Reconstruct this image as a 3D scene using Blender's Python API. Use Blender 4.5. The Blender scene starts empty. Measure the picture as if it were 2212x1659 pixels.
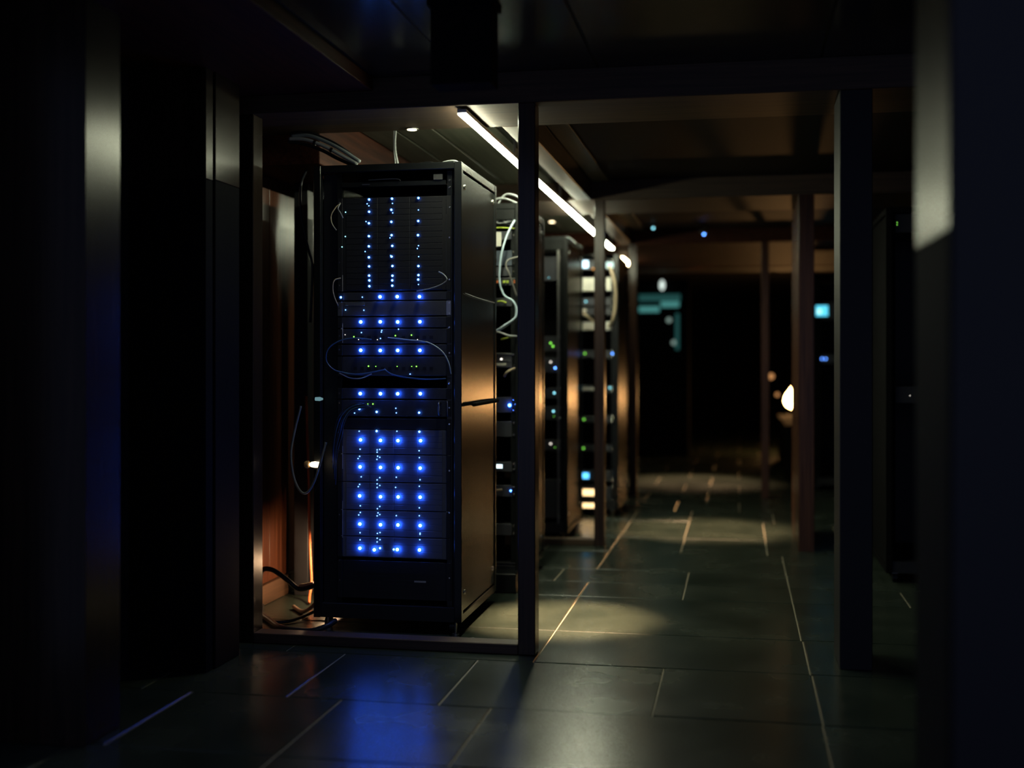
import bpy, bmesh, math, random
from mathutils import Vector
random.seed(7)
SC = bpy.context.scene
COL = SC.collection

# ------------------------------------------------------------------ camera
cam_data = bpy.data.cameras.new('camera')
cam_data.sensor_width = 36.0
cam_data.lens = 42.315
cam_data.shift_y = -0.0201
cam_data.clip_start = 0.05
cam_data.dof.use_dof = True
cam_data.dof.focus_distance = 5.1
cam_data.dof.aperture_fstop = 0.95
cam = bpy.data.objects.new('camera', cam_data)
cam.location = (0, 0, 1.16)
cam.rotation_euler = (math.radians(90), 0, math.radians(10.694))
COL.objects.link(cam)
SC.camera = cam

# ------------------------------------------------------------------ world, exposure
world = bpy.data.worlds.new('dim_room'); SC.world = world
world.use_nodes = True
bg = world.node_tree.nodes['Background']
bg.inputs['Color'].default_value = (0.46, 0.56, 1.0, 1)
bg.inputs['Strength'].default_value = 0.19
SC.view_settings.view_transform = 'Standard'
SC.view_settings.look = 'None'
SC.view_settings.gamma = 1.0
SC.view_settings.exposure = 0.0
SC.view_settings.use_curve_mapping = False
try:
    SC.cycles.use_denoising = True
    SC.cycles.use_light_tree = True
    SC.cycles.use_adaptive_sampling = True
    SC.cycles.adaptive_threshold = 0.02
    SC.cycles.sample_clamp_indirect = 4.0
    SC.cycles.max_bounces = 4
    SC.cycles.diffuse_bounces = 2
    SC.cycles.glossy_bounces = 3
    SC.cycles.caustics_reflective = False
    SC.cycles.caustics_refractive = False
    SC.cycles.blur_glossy = 0.3
except Exception:
    pass
LED_POWER = 120.0      # ceiling light line
BLUE_POWER = 75.0     # indicator lights
LAMP_POWER = 62.0     # globe lamp at the end of the aisle

# ------------------------------------------------------------------ materials
MATS = {}
def new_mat(name):
    m = bpy.data.materials.new(name); m.use_nodes = True
    nt = m.node_tree
    return m, nt, nt.nodes['Principled BSDF']
def plain(name, col, rough=0.5, metal=0.0, spec=0.5, noise=0.0, scale=40.0, bump=0.0):
    if name in MATS: return MATS[name]
    m, nt, b = new_mat(name)
    b.inputs['Base Color'].default_value = (*col, 1)
    b.inputs['Roughness'].default_value = rough
    b.inputs['Metallic'].default_value = metal
    b.inputs['Specular IOR Level'].default_value = spec
    if noise or bump:
        tc = nt.nodes.new('ShaderNodeTexCoord')
        n = nt.nodes.new('ShaderNodeTexNoise'); n.inputs['Scale'].default_value = scale
        n.inputs['Detail'].default_value = 2
        nt.links.new(tc.outputs['Object'], n.inputs['Vector'])
        if noise:
            r = nt.nodes.new('ShaderNodeMix'); r.data_type = 'RGBA'
            r.inputs['A'].default_value = (*[c*(1-noise) for c in col], 1)
            r.inputs['B'].default_value = (*[min(1, c*(1+noise)) for c in col], 1)
            nt.links.new(n.outputs['Fac'], r.inputs['Factor'])
            nt.links.new(r.outputs['Result'], b.inputs['Base Color'])
        if bump:
            bp = nt.nodes.new('ShaderNodeBump'); bp.inputs['Strength'].default_value = bump
            bp.inputs['Distance'].default_value = 0.002
            nt.links.new(n.outputs['Fac'], bp.inputs['Height'])
            nt.links.new(bp.outputs['Normal'], b.inputs['Normal'])
    MATS[name] = m
    return m
def emit(name, col, strength):
    if name in MATS: return MATS[name]
    m = bpy.data.materials.new(name); m.use_nodes = True
    if strength < 12.0: m.cycles.emission_sampling = 'NONE'      # faint indicators: found by chance hits only
    nt = m.node_tree; nt.nodes.clear()
    o = nt.nodes.new('ShaderNodeOutputMaterial'); e = nt.nodes.new('ShaderNodeEmission')
    e.inputs['Color'].default_value = (*col, 1); e.inputs['Strength'].default_value = strength
    nt.links.new(e.outputs[0], o.inputs[0])
    MATS[name] = m
    return m
def wood(name, dark, light, axis, rough=0.3, spec=0.5):
    if name in MATS: return MATS[name]
    m, nt, b = new_mat(name)
    tc = nt.nodes.new('ShaderNodeTexCoord'); mp = nt.nodes.new('ShaderNodeMapping')
    s = [55.0, 55.0, 55.0]; s[axis] = 1.6
    mp.inputs['Scale'].default_value = s
    n = nt.nodes.new('ShaderNodeTexNoise'); n.inputs['Scale'].default_value = 1.0
    n.inputs['Detail'].default_value = 4; n.inputs['Roughness'].default_value = 0.65
    nt.links.new(tc.outputs['Object'], mp.inputs['Vector']); nt.links.new(mp.outputs['Vector'], n.inputs['Vector'])
    r = nt.nodes.new('ShaderNodeValToRGB')
    r.color_ramp.elements[0].position = 0.35; r.color_ramp.elements[0].color = (*dark, 1)
    r.color_ramp.elements[1].position = 0.68; r.color_ramp.elements[1].color = (*light, 1)
    nt.links.new(n.outputs['Fac'], r.inputs['Fac']); nt.links.new(r.outputs['Color'], b.inputs['Base Color'])
    bp = nt.nodes.new('ShaderNodeBump'); bp.inputs['Strength'].default_value = 0.03; bp.inputs['Distance'].default_value = 0.001
    nt.links.new(n.outputs['Fac'], bp.inputs['Height']); nt.links.new(bp.outputs['Normal'], b.inputs['Normal'])
    b.inputs['Roughness'].default_value = rough
    b.inputs['Specular IOR Level'].default_value = spec
    MATS[name] = m
    return m
def slate_material():
    m, nt, b = new_mat('slate')
    tc = nt.nodes.new('ShaderNodeTexCoord'); geo = nt.nodes.new('ShaderNodeNewGeometry')
    n1 = nt.nodes.new('ShaderNodeTexNoise'); n1.inputs['Scale'].default_value = 3.0; n1.inputs['Detail'].default_value = 3
    mp = nt.nodes.new('ShaderNodeMapping'); mp.inputs['Scale'].default_value = (26, 90, 40); mp.inputs['Rotation'].default_value = (0, 0, 0.25)
    n2 = nt.nodes.new('ShaderNodeTexNoise'); n2.inputs['Scale'].default_value = 1.0; n2.inputs['Detail'].default_value = 5; n2.inputs['Roughness'].default_value = 0.7
    nt.links.new(geo.outputs['Position'], n1.inputs['Vector']); nt.links.new(geo.outputs['Position'], mp.inputs['Vector']); nt.links.new(mp.outputs['Vector'], n2.inputs['Vector'])
    r = nt.nodes.new('ShaderNodeValToRGB')
    r.color_ramp.elements[0].position = 0.3; r.color_ramp.elements[0].color = (0.009, 0.016, 0.013, 1)
    r.color_ramp.elements[1].position = 0.75; r.color_ramp.elements[1].color = (0.046, 0.058, 0.045, 1)
    mx = nt.nodes.new('ShaderNodeMath'); mx.operation = 'MULTIPLY_ADD'; mx.inputs[1].default_value = 0.5
    h = nt.nodes.new('ShaderNodeMath'); h.operation = 'MULTIPLY'; h.inputs[1].default_value = 0.5
    nt.links.new(n1.outputs['Fac'], h.inputs[0]); nt.links.new(n2.outputs['Fac'], mx.inputs[0]); nt.links.new(h.outputs[0], mx.inputs[2])
    nt.links.new(mx.outputs[0], r.inputs['Fac']); nt.links.new(r.outputs['Color'], b.inputs['Base Color'])
    bp = nt.nodes.new('ShaderNodeBump'); bp.inputs['Strength'].default_value = 0.20; bp.inputs['Distance'].default_value = 0.0018
    nt.links.new(n2.outputs['Fac'], bp.inputs['Height']); nt.links.new(bp.outputs['Normal'], b.inputs['Normal'])
    rr = nt.nodes.new('ShaderNodeMapRange'); rr.inputs['To Min'].default_value = 0.17; rr.inputs['To Max'].default_value = 0.34
    nt.links.new(n1.outputs['Fac'], rr.inputs['Value']); nt.links.new(rr.outputs[0], b.inputs['Roughness'])
    return m
SLATE = slate_material()
GROUT = plain('grout', (0.30, 0.26, 0.19), 0.75, noise=0.3, scale=25)
WOODV = wood('dark_wood_vertical', (0.035, 0.013, 0.007), (0.115, 0.046, 0.024), 2, 0.27)
WOODX = wood('dark_wood_across', (0.038, 0.022, 0.013), (0.095, 0.055, 0.032), 0, 0.55)
WOODY = wood('dark_wood_along', (0.060, 0.034, 0.021), (0.15, 0.085, 0.052), 1, 0.34)
POSTW = wood('post_wood', (0.022, 0.012, 0.008), (0.060, 0.030, 0.018), 2, 0.26)
LACQ = wood('lacquered_wood', (0.012, 0.008, 0.006), (0.030, 0.019, 0.012), 2, 0.26, spec=0.2)
SATIN = wood('satin_wood', (0.012, 0.008, 0.006), (0.030, 0.019, 0.012), 2, 0.33, spec=0.5)
BULKW = wood('bulkhead_wood', (0.034, 0.009, 0.004), (0.085, 0.024, 0.011), 1, 0.6, spec=0.15)
PANELW = wood('wall_panel_wood', (0.045, 0.014, 0.007), (0.13, 0.045, 0.021), 2, 0.29, spec=0.4)
CEILP = wood('ceiling_board', (0.055, 0.058, 0.042), (0.11, 0.112, 0.082), 1, 0.45)
DARKP = plain('black_paint', (0.020, 0.021, 0.024), 0.42, noise=0.3, scale=14)
GLOSSP = plain('gloss_ceiling_paint', (0.024, 0.019, 0.016), 0.20, noise=0.3, scale=5)
MATTC = plain('matt_black_ceiling', (0.006, 0.0055, 0.006), 0.6, spec=0.2)
DULL = plain('dull_dark_wood', (0.012, 0.012, 0.014), 0.5, spec=0.35)
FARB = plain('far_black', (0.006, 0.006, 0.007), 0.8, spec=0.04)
RACKM = plain('rack_powder_coat', (0.010, 0.011, 0.011), 0.23, spec=0.5)
RACKD = plain('rack_inside', (0.010, 0.010, 0.012), 0.55)
BEZEL = plain('bezel_plastic', (0.040, 0.042, 0.052), 0.50, noise=0.25, scale=60)
BEZELK = plain('black_bezel', (0.012, 0.012, 0.015), 0.55)
BEZELS = plain('storage_bezel', (0.14, 0.15, 0.19), 0.55, noise=0.15, scale=60)
BEZELG = plain('grey_bezel', (0.075, 0.075, 0.08), 0.45, noise=0.2, scale=50)
TRAYM = plain('drive_tray_plastic', (0.14, 0.15, 0.19), 0.55)
TRAYK = plain('black_drive_tray', (0.014, 0.014, 0.018), 0.5)
ZINC = plain('zinc', (0.62, 0.58, 0.52), 0.22, metal=1.0)
STEEL = plain('brushed_steel', (0.45, 0.44, 0.42), 0.32, metal=1.0)
ALU = plain('aluminium', (0.50, 0.50, 0.49), 0.35, metal=1.0)
RUBBER = plain('black_rubber', (0.012, 0.012, 0.013), 0.40)
CABK = plain('black_cable', (0.018, 0.019, 0.022), 0.30)
CABG = plain('grey_cable', (0.38, 0.40, 0.40), 0.42)
CABW = plain('pale_blue_cable', (0.50, 0.62, 0.72), 0.40)
CABB = plain('blue_cable', (0.06, 0.14, 0.30), 0.35)
CABO = plain('orange_cable', (0.62, 0.16, 0.05), 0.42)
CABY = plain('yellow_green_cable', (0.48, 0.58, 0.08), 0.40)
CABT = plain('tan_cable', (0.42, 0.33, 0.22), 0.42)
WHITEP = plain('white_plastic', (0.62, 0.60, 0.54), 0.45)
PAPER = plain('paper_label', (0.60, 0.58, 0.52), 0.8)
GLASS_D = plain('smoked_glass', (0.006, 0.007, 0.010), 0.08)
M_LED = emit('warm_white_line', (0.95, 1.0, 0.70), LED_POWER)
M_LEDD = emit('warm_white_line_dim', (0.95, 1.0, 0.70), LED_POWER*0.30)
M_LEDW = emit('amber_white_line', (1.0, 0.74, 0.40), LED_POWER*0.3)
M_BLUE = emit('blue_indicator', (0.022, 0.115, 1.0), BLUE_POWER)
M_BLUEM = emit('medium_blue_indicator', (0.05, 0.20, 1.0), 22.0)
M_BLUES = emit('small_blue_indicator', (0.10, 0.30, 1.0), 9.0)
M_CYAN = emit('cyan_indicator', (0.30, 0.85, 1.0), 3.0)
M_GREEN = emit('green_indicator', (0.28, 1.0, 0.10), 2.2)
M_WHITE = emit('white_indicator', (1.0, 0.92, 0.80), 2.0)
M_AMBER = emit('amber_indicator', (1.0, 0.42, 0.08), 1.6)
M_LAMP = emit('warm_globe', (1.0, 0.50, 0.17), LAMP_POWER)
M_BULB = emit('small_warm_bulb', (1.0, 0.62, 0.28), 3.0)
M_SPOT = emit('downlight', (1.0, 0.80, 0.48), 9.0)

# ------------------------------------------------------------------ mesh helpers
class MB:
    def __init__(s): s.bm = bmesh.new()
    def box(s, x0, x1, y0, y1, z0, z1, bev=0.0):
        b = s.bm
        if bev <= 0:
            v = [b.verts.new((x, y, z)) for z in (z0, z1) for y in (y0, y1) for x in (x0, x1)]
            for f in ((0, 2, 3, 1), (4, 5, 7, 6), (0, 1, 5, 4), (1, 3, 7, 5), (3, 2, 6, 7), (2, 0, 4, 6)):
                b.faces.new([v[i] for i in f])
            return s
        t = bmesh.new()
        v = [t.verts.new((x, y, z)) for z in (z0, z1) for y in (y0, y1) for x in (x0, x1)]
        for f in ((0, 2, 3, 1), (4, 5, 7, 6), (0, 1, 5, 4), (1, 3, 7, 5), (3, 2, 6, 7), (2, 0, 4, 6)):
            t.faces.new([v[i] for i in f])
        bmesh.ops.bevel(t, geom=list(t.edges), offset=bev, segments=1, affect='EDGES', profile=0.5)
        s.merge(t)
        return s
    def merge(s, t):
        me = bpy.data.meshes.new('tmp'); t.to_mesh(me); t.free(); s.bm.from_mesh(me); bpy.data.meshes.remove(me)
    def tube(s, pts, r, seg=8, sub=6, closed=False):
        P = [Vector(p) for p in pts]
        Q = []
        if len(P) > 2:
            for i in range(len(P)-1):
                p0 = P[max(i-1, 0)]; p1 = P[i]; p2 = P[i+1]; p3 = P[min(i+2, len(P)-1)]
                for k in range(sub):
                    t = k/sub
                    Q.append(0.5*((2*p1)+(p2-p0)*t+(2*p0-5*p1+4*p2-p3)*t*t+(3*p1-p0-3*p2+p3)*t**3))
            Q.append(P[-1])
        else:
            Q = P
        rings = []
        up = Vector((0.13, 0.21, 0.97))
        for i, q in enumerate(Q):
            d = (Q[min(i+1, len(Q)-1)]-Q[max(i-1, 0)]).normalized()
            a = d.cross(up)
            if a.length < 0.05: a = d.cross(Vector((1, 0, 0)))
            a.normalize(); c = d.cross(a)
            rings.append([s.bm.verts.new(q+r*(math.cos(2*math.pi*k/seg)*a+math.sin(2*math.pi*k/seg)*c)) for k in range(seg)])
        for i in range(len(rings)-1):
            for k in range(seg):
                s.bm.faces.new((rings[i][k], rings[i][(k+1) % seg], rings[i+1][(k+1) % seg], rings[i+1][k]))
        s.bm.faces.new(rings[0][::-1]); s.bm.faces.new(rings[-1])
        return s
    def lathe(s, prof, c=(0, 0, 0), seg=20, axis='z', loop=False):
        c = Vector(c); rings = []
        for r, h in prof:
            ring = []
            for k in range(seg):
                a = 2*math.pi*k/seg; u, v = r*math.cos(a), r*math.sin(a)
                p = {'z': (u, v, h), 'y': (u, h, v), 'x': (h, u, v)}[axis]
                ring.append(s.bm.verts.new(c+Vector(p)))
            rings.append(ring)
        if loop: rings.append(rings[0])
        for i in range(len(rings)-1):
            for k in range(seg):
                s.bm.faces.new((rings[i][k], rings[i][(k+1) % seg], rings[i+1][(k+1) % seg], rings[i+1][k]))
        if not loop:
            s.bm.faces.new(rings[0][::-1]); s.bm.faces.new(rings[-1])
        return s
    def ball(s, c, r, sub=2):
        from mathutils import Matrix
        bmesh.ops.create_icosphere(s.bm, subdivisions=sub, radius=r, matrix=Matrix.Translation(c))
        return s
    def mesh(s, name, smooth=False):
        bmesh.ops.recalc_face_normals(s.bm, faces=list(s.bm.faces))
        me = bpy.data.meshes.new(name); s.bm.to_mesh(me); s.bm.free()
        if smooth:
            for p in me.polygons: p.use_smooth = True
        return me
    def build(s, name, mat, parent=None, smooth=False, loc=None):
        me = s.mesh(name, smooth); me.materials.append(mat)
        return link(name, me, parent, loc)
def link(name, me, parent=None, loc=None):
    o = bpy.data.objects.new(name, me); COL.objects.link(o)
    if loc is not None: o.location = loc
    if parent is not None:
        o.parent = parent
        if loc is None:                       # geometry given in world space: keep it there
            w = Vector((0, 0, 0)); p = parent
            while p is not None: w += p.location; p = p.parent
            o.location = -w
    return o
def tag(o, label, cat, group=None, kind=None):
    o['label'] = label; o['category'] = cat
    if group: o['group'] = group
    if kind: o['kind'] = kind
    return o
def empty(name, loc, label, cat, group=None):
    o = bpy.data.objects.new(name, None); COL.objects.link(o); o.location = loc
    o.empty_display_size = 0.1
    return tag(o, label, cat, group)
def struct(o):
    o['kind'] = 'structure'; return o
def box(name, mat, parent, *a, bev=0.0): return MB().box(*a, bev=bev).build(name, mat, parent)

def wsum(p):
    w = Vector((0, 0, 0))
    while p is not None: w += p.location; p = p.parent
    return w
def put(name, me, parent, world_loc):
    return link(name, me, parent, Vector(world_loc)-wsum(parent))

# ================================================================== the setting
# ---- floor: slates on a grout bed
floor = struct(box('floor', GROUT, None, -2.6, 2.6, -1.2, 24.0, -0.12, -0.004))
ROWS = [-0.6, 0.1, 0.75, 1.4, 2.05, 2.72, 3.37, 3.975, 4.61, 5.172, 5.96, 6.36, 6.76, 7.42, 8.05, 8.92, 9.55, 10.2, 10.95, 11.6, 12.4, 13.2, 14.0, 15.0, 16.0, 17.0, 18.0, 19.2, 20.4, 22.0, 23.7]
JOINTS = {3.37: [-1.9, -1.35, -0.822, 0.262, 0.8, 1.4, 2.0], 3.975: [-2.1, -1.55, -1.006, -0.282, 0.265, 0.8, 1.35, 1.9],
          4.61: [-1.8, -0.785, 0.26, 0.8, 1.5, 2.0], 5.172: [-1.95, -1.4, -0.785, 0.254, 0.9, 1.5, 2.0],
          5.96: [-2.0, -1.4, -0.785, -0.274, 0.253, 0.8, 1.5], 6.36: [-1.55, -0.975, -0.275, 0.253, 0.95, 1.6],
          6.76: [-2.0, -1.4, -0.787, 0.252, 0.7, 1.3, 1.9], 7.42: [-1.8, -1.2, -0.787, -0.355, 0.167, 0.75, 1.4],
          8.05: [-1.6, -0.787, -0.36, 0.168, 0.65, 1.2, 1.8], 8.92: [-1.9, -1.3, -0.787, -0.362, 0.25, 0.9, 1.5]}
ODD = [-2.0, -1.35, -0.79, -0.27, 0.25, 0.85, 1.45, 2.0]
EVEN = [-1.7, -1.1, -0.5, 0.0, 0.55, 1.15, 1.75]
rnd = random.Random(3)
for i in range(len(ROWS)-1):
    y0, y1 = ROWS[i], ROWS[i+1]
    js = [-2.5]+JOINTS.get(y0, ODD if i % 2 else EVEN)+[2.5]
    for a, b in zip(js[:-1], js[1:]):
        g = 0.0026; dz = rnd.uniform(-0.0012, 0.0012); c = 0.003
        m = MB(); bm = m.bm
        x0, x1, v0, v1 = a+g, b-g, y0+g, y1-g
        t = []
        for (xx, yy) in ((x0, v0), (x1, v0), (x1, v1), (x0, v1)):
            t.append(bm.verts.new((xx, yy, -0.004)))
        mid = [bm.verts.new((p.co.x, p.co.y, dz-c)) for p in t]
        cx, cy = (x0+x1)/2, (v0+v1)/2
        top = [bm.verts.new((p.co.x-math.copysign(c, p.co.x-cx), p.co.y-math.copysign(c, p.co.y-cy), dz+rnd.uniform(-0.0004, 0.0004))) for p in t]
        for A, B in ((t, mid), (mid, top)):
            for k in range(4): bm.faces.new((A[k], A[(k+1) % 4], B[(k+1) % 4], B[k]))
        bm.faces.new(top)
        m.build('slate', SLATE, floor)

# ---- ceiling with lengthwise boards over the rack bays
ZC = 2.325
ceiling = struct(box('ceiling', MATTC, None, -2.6, 2.6, 2.0, 24.0, ZC, ZC+0.1))
for (a, b) in ((-1.45, -1.1), (-1.09, -0.55), (-0.54, 0.3), (0.31, 1.2)):
    box('gloss_panel', GLOSSP, ceiling, a, b, 2.05, 4.705, ZC-0.004, ZC-0.0005, bev=0.001)
BE = [-1.85, -1.665, -1.475, -1.25, -1.165, -1.03, -0.92, -0.80]
for (y0, y1) in ((5.175, 7.595), (8.325, 10.485)):
    for a, b in zip(BE[:-1], BE[1:]):
        box('plank', CEILP, ceiling, a+0.006, b-0.006, y0, y1, ZC-0.016, ZC-0.001, bev=0.002)
wall_left = struct(box('wall_left', DARKP, None, -2.42, -2.275, 3.0, 24.0, 0, ZC))
YP = [4.86, 5.545, 6.1, 6.75, 7.40, 8.05, 8.7, 9.35, 10.0, 10.65, 11.3, 12.0, 12.7]
for a, b in zip(YP[:-1], YP[1:]):
    box('panel', PANELW, wall_left, -2.275, -2.25, a+0.003, b-0.003, 0.10, ZC-0.02, bev=0.002)
trim = struct(box('baseboard_left', WOODY, None, -2.272, -2.235, 4.86, 12.7, 0.0, 0.096, bev=0.002))
wall_right = struct(box('wall_right', DARKP, None, 2.4, 2.55, 3.0, 24.0, 0, ZC))
wall_back = struct(box('wall_back', FARB, None, -2.6, 2.6, 23.8, 24.0, 0, ZC))

# ---- pilasters of the near bay, left (their aisle faces are lacquered)
p = empty('wall_pilaster', (-2.1, 3.43, 0), 'broad lacquered timber pilaster nearest the camera on the left wall', 'pilaster')
box('shaft', LACQ, p, -2.275, -1.94, 3.333, 3.541, 0, ZC, bev=0.002)
p = empty('wall_pilaster', (-2.1, 4.36, 0), 'two-part lacquered timber pilaster just left of the rack enclosure post', 'pilaster')
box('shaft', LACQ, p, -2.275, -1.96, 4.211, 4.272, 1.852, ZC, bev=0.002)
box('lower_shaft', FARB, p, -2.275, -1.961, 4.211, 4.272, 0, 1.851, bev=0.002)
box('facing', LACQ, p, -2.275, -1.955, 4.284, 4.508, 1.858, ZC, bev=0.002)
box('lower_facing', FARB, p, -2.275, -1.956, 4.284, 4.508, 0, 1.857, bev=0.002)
p = empty('wall_pilaster', (-2.15, 5.76, 0), 'dark square post standing against the wood wall beside the nearest rack', 'pilaster')
box('shaft', DARKP, p, -2.191, -2.118, 5.72, 5.80, 0, ZC, bev=0.002)

# ---- portal frames
def portal(Y, label, left=True, depth=0.46, xr=0.365, jamb=0.46, post=(-0.866, -0.796), xj=0.12, sill=True, right=2.4, jmat=None, bmat=None):
    r = empty('portal_frame', (-0.83, Y, 0), label, 'portal frame')
    box('beam', bmat or WOODX, r, -2.27, right, Y, Y+depth, 2.196, ZC-0.001, bev=0.003)
    box('post', POSTW, r, post[0], post[1], Y, Y+0.09, 0.0, 2.196, bev=0.003)
    if left:
        box('post', LACQ, r, -2.05, -1.982, Y, Y+0.10, 0.0, 2.196, bev=0.003)
    if sill:
        box('sill', WOODX, r, -1.982, post[0], Y, Y+0.085, 0.0, 0.042, bev=0.003)
    box('jamb', jmat or WOODV, r, xr, xr+xj, Y, Y+jamb, 0.0, 2.196, bev=0.003)
    return r
portal(4.71, 'dark timber portal frame around the nearest blue-lit rack', xr=0.374, jamb=0.28, jmat=DULL)
portal(7.60, 'second dark timber portal frame, between the second and third racks', depth=0.72, jamb=0.95, xr=0.358, xj=0.095, post=(-0.905, -0.84))
portal(10.49, 'third timber portal frame, with a narrow right post, past the fourth rack', depth=2.7, bmat=BULKW, jamb=0.09, xr=0.185, xj=0.065, post=(-0.945, -0.875))
portal(13.35, 'farthest timber portal frame at the dark end of the aisle', depth=0.5, jamb=0.09, xr=1.12, xj=0.1, post=(-1.40, -1.33), sill=False)
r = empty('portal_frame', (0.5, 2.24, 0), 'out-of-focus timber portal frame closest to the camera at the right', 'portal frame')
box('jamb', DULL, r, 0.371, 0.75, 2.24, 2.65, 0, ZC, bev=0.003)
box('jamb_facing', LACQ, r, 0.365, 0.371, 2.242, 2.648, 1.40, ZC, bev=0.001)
box('lower_facing', FARB, r, 0.3655, 0.371, 2.242, 2.648, 0, 1.399, bev=0.001)  # black colour below stands in for the reflection ending here
# lengthwise beams over the aisle side of the bays
for (y0, y1, lab) in ((5.172, 7.598, 'lengthwise timber beam over the first bay, right of the light line'),
                      (8.325, 10.488, 'lengthwise timber beam over the second bay, behind the second post')):
    b = tag(box('timber_beam', WOODY, None, -1.023, -0.923, y0, y1, 2.196, ZC-0.017, bev=0.003), lab, 'beam')
for (y0, y1, lab) in ((5.175, 7.598, 'reddish wood bulkhead above and left of the nearest rack'), (8.325, 10.488, 'reddish wood bulkhead over the left side of the second bay')):
    tag(box('bulkhead', BULKW, None, -2.25, -1.86, y0, y1, 2.06, ZC-0.001, bev=0.003), lab, 'bulkhead')
tag(box('bulkhead', BULKW, None, -2.25, -1.465, 2.4, 4.705, 2.268, ZC-0.001, bev=0.003), 'shallow wood bulkhead along the ceiling of the near bay, upper left', 'bulkhead')
d = empty('ceiling_unit', (-0.9, 3.8, 2.05), 'black boxed unit hanging from the near ceiling, top centre', 'ceiling unit')
box('casing', FARB, d, -0.975, -0.775, 3.745, 3.86, 2.055, ZC-0.001, bev=0.003)
box('flange', FARB, d, -0.985, -0.765, 3.735, 3.87, ZC-0.02, ZC-0.0015, bev=0.002)
d = empty('ceiling_pipe', (-1.2, 8.2, 2.1), 'pale round duct crossing over the racks behind the first post', 'pipe')
MB().tube([(-1.78, 8.46, 2.262), (-1.03, 8.46, 2.262)], 0.036, seg=16).build('pipe_run', ALU, d, smooth=True)
for x in (-1.6, -1.05): MB().tube([(x-0.012, 8.46, 2.262), (x+0.012, 8.46, 2.262)], 0.041, seg=16).build('clamp', STEEL, d)

# ---- light lines
def light_line(y0, y1, label, mat, z=2.172):
    o = empty('light_line', (-1.1, y0, z), label, 'strip light')
    box('channel', ALU, o, -1.119, -1.081, y0-0.003, y1+0.003, z-0.001, z+0.014, bev=0.001)
    box('diffuser', mat, o, -1.117, -1.083, y0, y1, z-0.008, z-0.0012)
    for y in (y0+0.12, y1-0.12):
        top = 2.196 if (y < 5.17 or 7.6 < y < 8.32 or y > 10.49) else ZC-0.016
        box('bracket', ALU, o, -1.106, -1.094, y-0.01, y+0.01, z+0.014, top)
    return o
light_line(4.735, 6.02, 'bright warm-white strip light hanging over the nearest rack, left of the first post', M_LED)
light_line(6.03, 7.56, 'strip light just right of the first post, the nearer half of its run', M_LEDD)
light_line(7.57, 9.10, 'strip light ending behind the second post, the farther half of its run', M_LED)
light_line(9.11, 10.55, 'short strip light seen just right of the second post', M_LEDD)
light_line(11.45, 12.35, 'amber-toned strip light deep in the row under the third portal', M_LEDW)

def puck(loc, label, mat=M_SPOT):
    o = empty('downlight', loc, label, 'downlight')
    x, y, z = loc
    MB().lathe([(0.030, z-0.004), (0.030, z-0.001), (0.022, z-0.001)], (x, y, 0), 20).build('ring', ALU, o, smooth=False)
    MB().lathe([(0.021, z-0.006), (0.021, z-0.0045)], (x, y, 0), 20).build('lens', mat, o)
def spot(loc, tilt, size, power, label):  # unseen downlights, added to cast the warm floor pools
    x, y, z = loc
    o = empty('downlight', loc, label, 'downlight')
    MB().lathe([(0.050, z+0.004), (0.050, z+0.022), (0.042, z+0.022), (0.040, z+0.004)], (x, y, 0), 20, loop=True).build('can', RUBBER, o)
    MB().lathe([(0.036, z+0.012), (0.036, z+0.020)], (x, y, 0), 20).build('lens', emit('added_lens', (1.0, 0.78, 0.50), 2.0), o)
    L = bpy.data.lights.new('added_beam', 'SPOT'); L.energy = power; L.color = (1.0, 0.62, 0.34)
    L.spot_size = math.radians(size); L.spot_blend = 0.85; L.shadow_soft_size = 0.02
    lo = bpy.data.objects.new('added_beam', L); COL.objects.link(lo); lo.parent = o
    lo.location = (0, 0, 0.002); lo.rotation_euler = (math.radians(tilt[0]), math.radians(tilt[1]), 0)
    return o
spot((-0.868, 5.40, 2.284), (0, -2), 25, 2200, 'added warm downlight, unseen behind the nearest cross beam')
spot((-0.30, 8.42, 2.30), (2, -2), 38, 850, 'added warm downlight, unseen behind the second cross beam')
spot((-0.45, 13.28, 2.30), (-30, 0), 40, 620, 'added warm downlight, unseen behind the third cross beam')
puck((-1.42, 5.14, 2.196), 'tiny recessed downlight in the beam above the nearest rack')
puck((-1.49, 9.63, 2.309), 'glowing round downlight in the second bay ceiling beside the strip light')
for (x, y, m, lab) in ((-0.707, 10.11, M_CYAN, 'small ceiling sensor with a teal light over the aisle'), (-0.29, 10.2, M_BLUES, 'small ceiling sensor with a deep blue light over the aisle')):
    o = empty('ceiling_sensor', (x, y, ZC), lab, 'sensor')
    if y > 10.15: MB().tube([(x, y, ZC-0.07), (x, y, ZC)], 0.006, seg=8).build('stem', RUBBER, o)
    zc0 = ZC; ZC = ZC-0.05 if y > 10.15 else ZC
    MB().lathe([(0.045, ZC-0.001), (0.045, ZC-0.012), (0.030, ZC-0.026), (0.012, ZC-0.03)], (x, y, 0), 20).build('dome', WHITEP if False else DARKP, o, smooth=True)
    MB().ball((x, y-0.012, ZC-0.034), 0.011, 1).build('indicator_light', m, o)
    ZC = zc0

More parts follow.
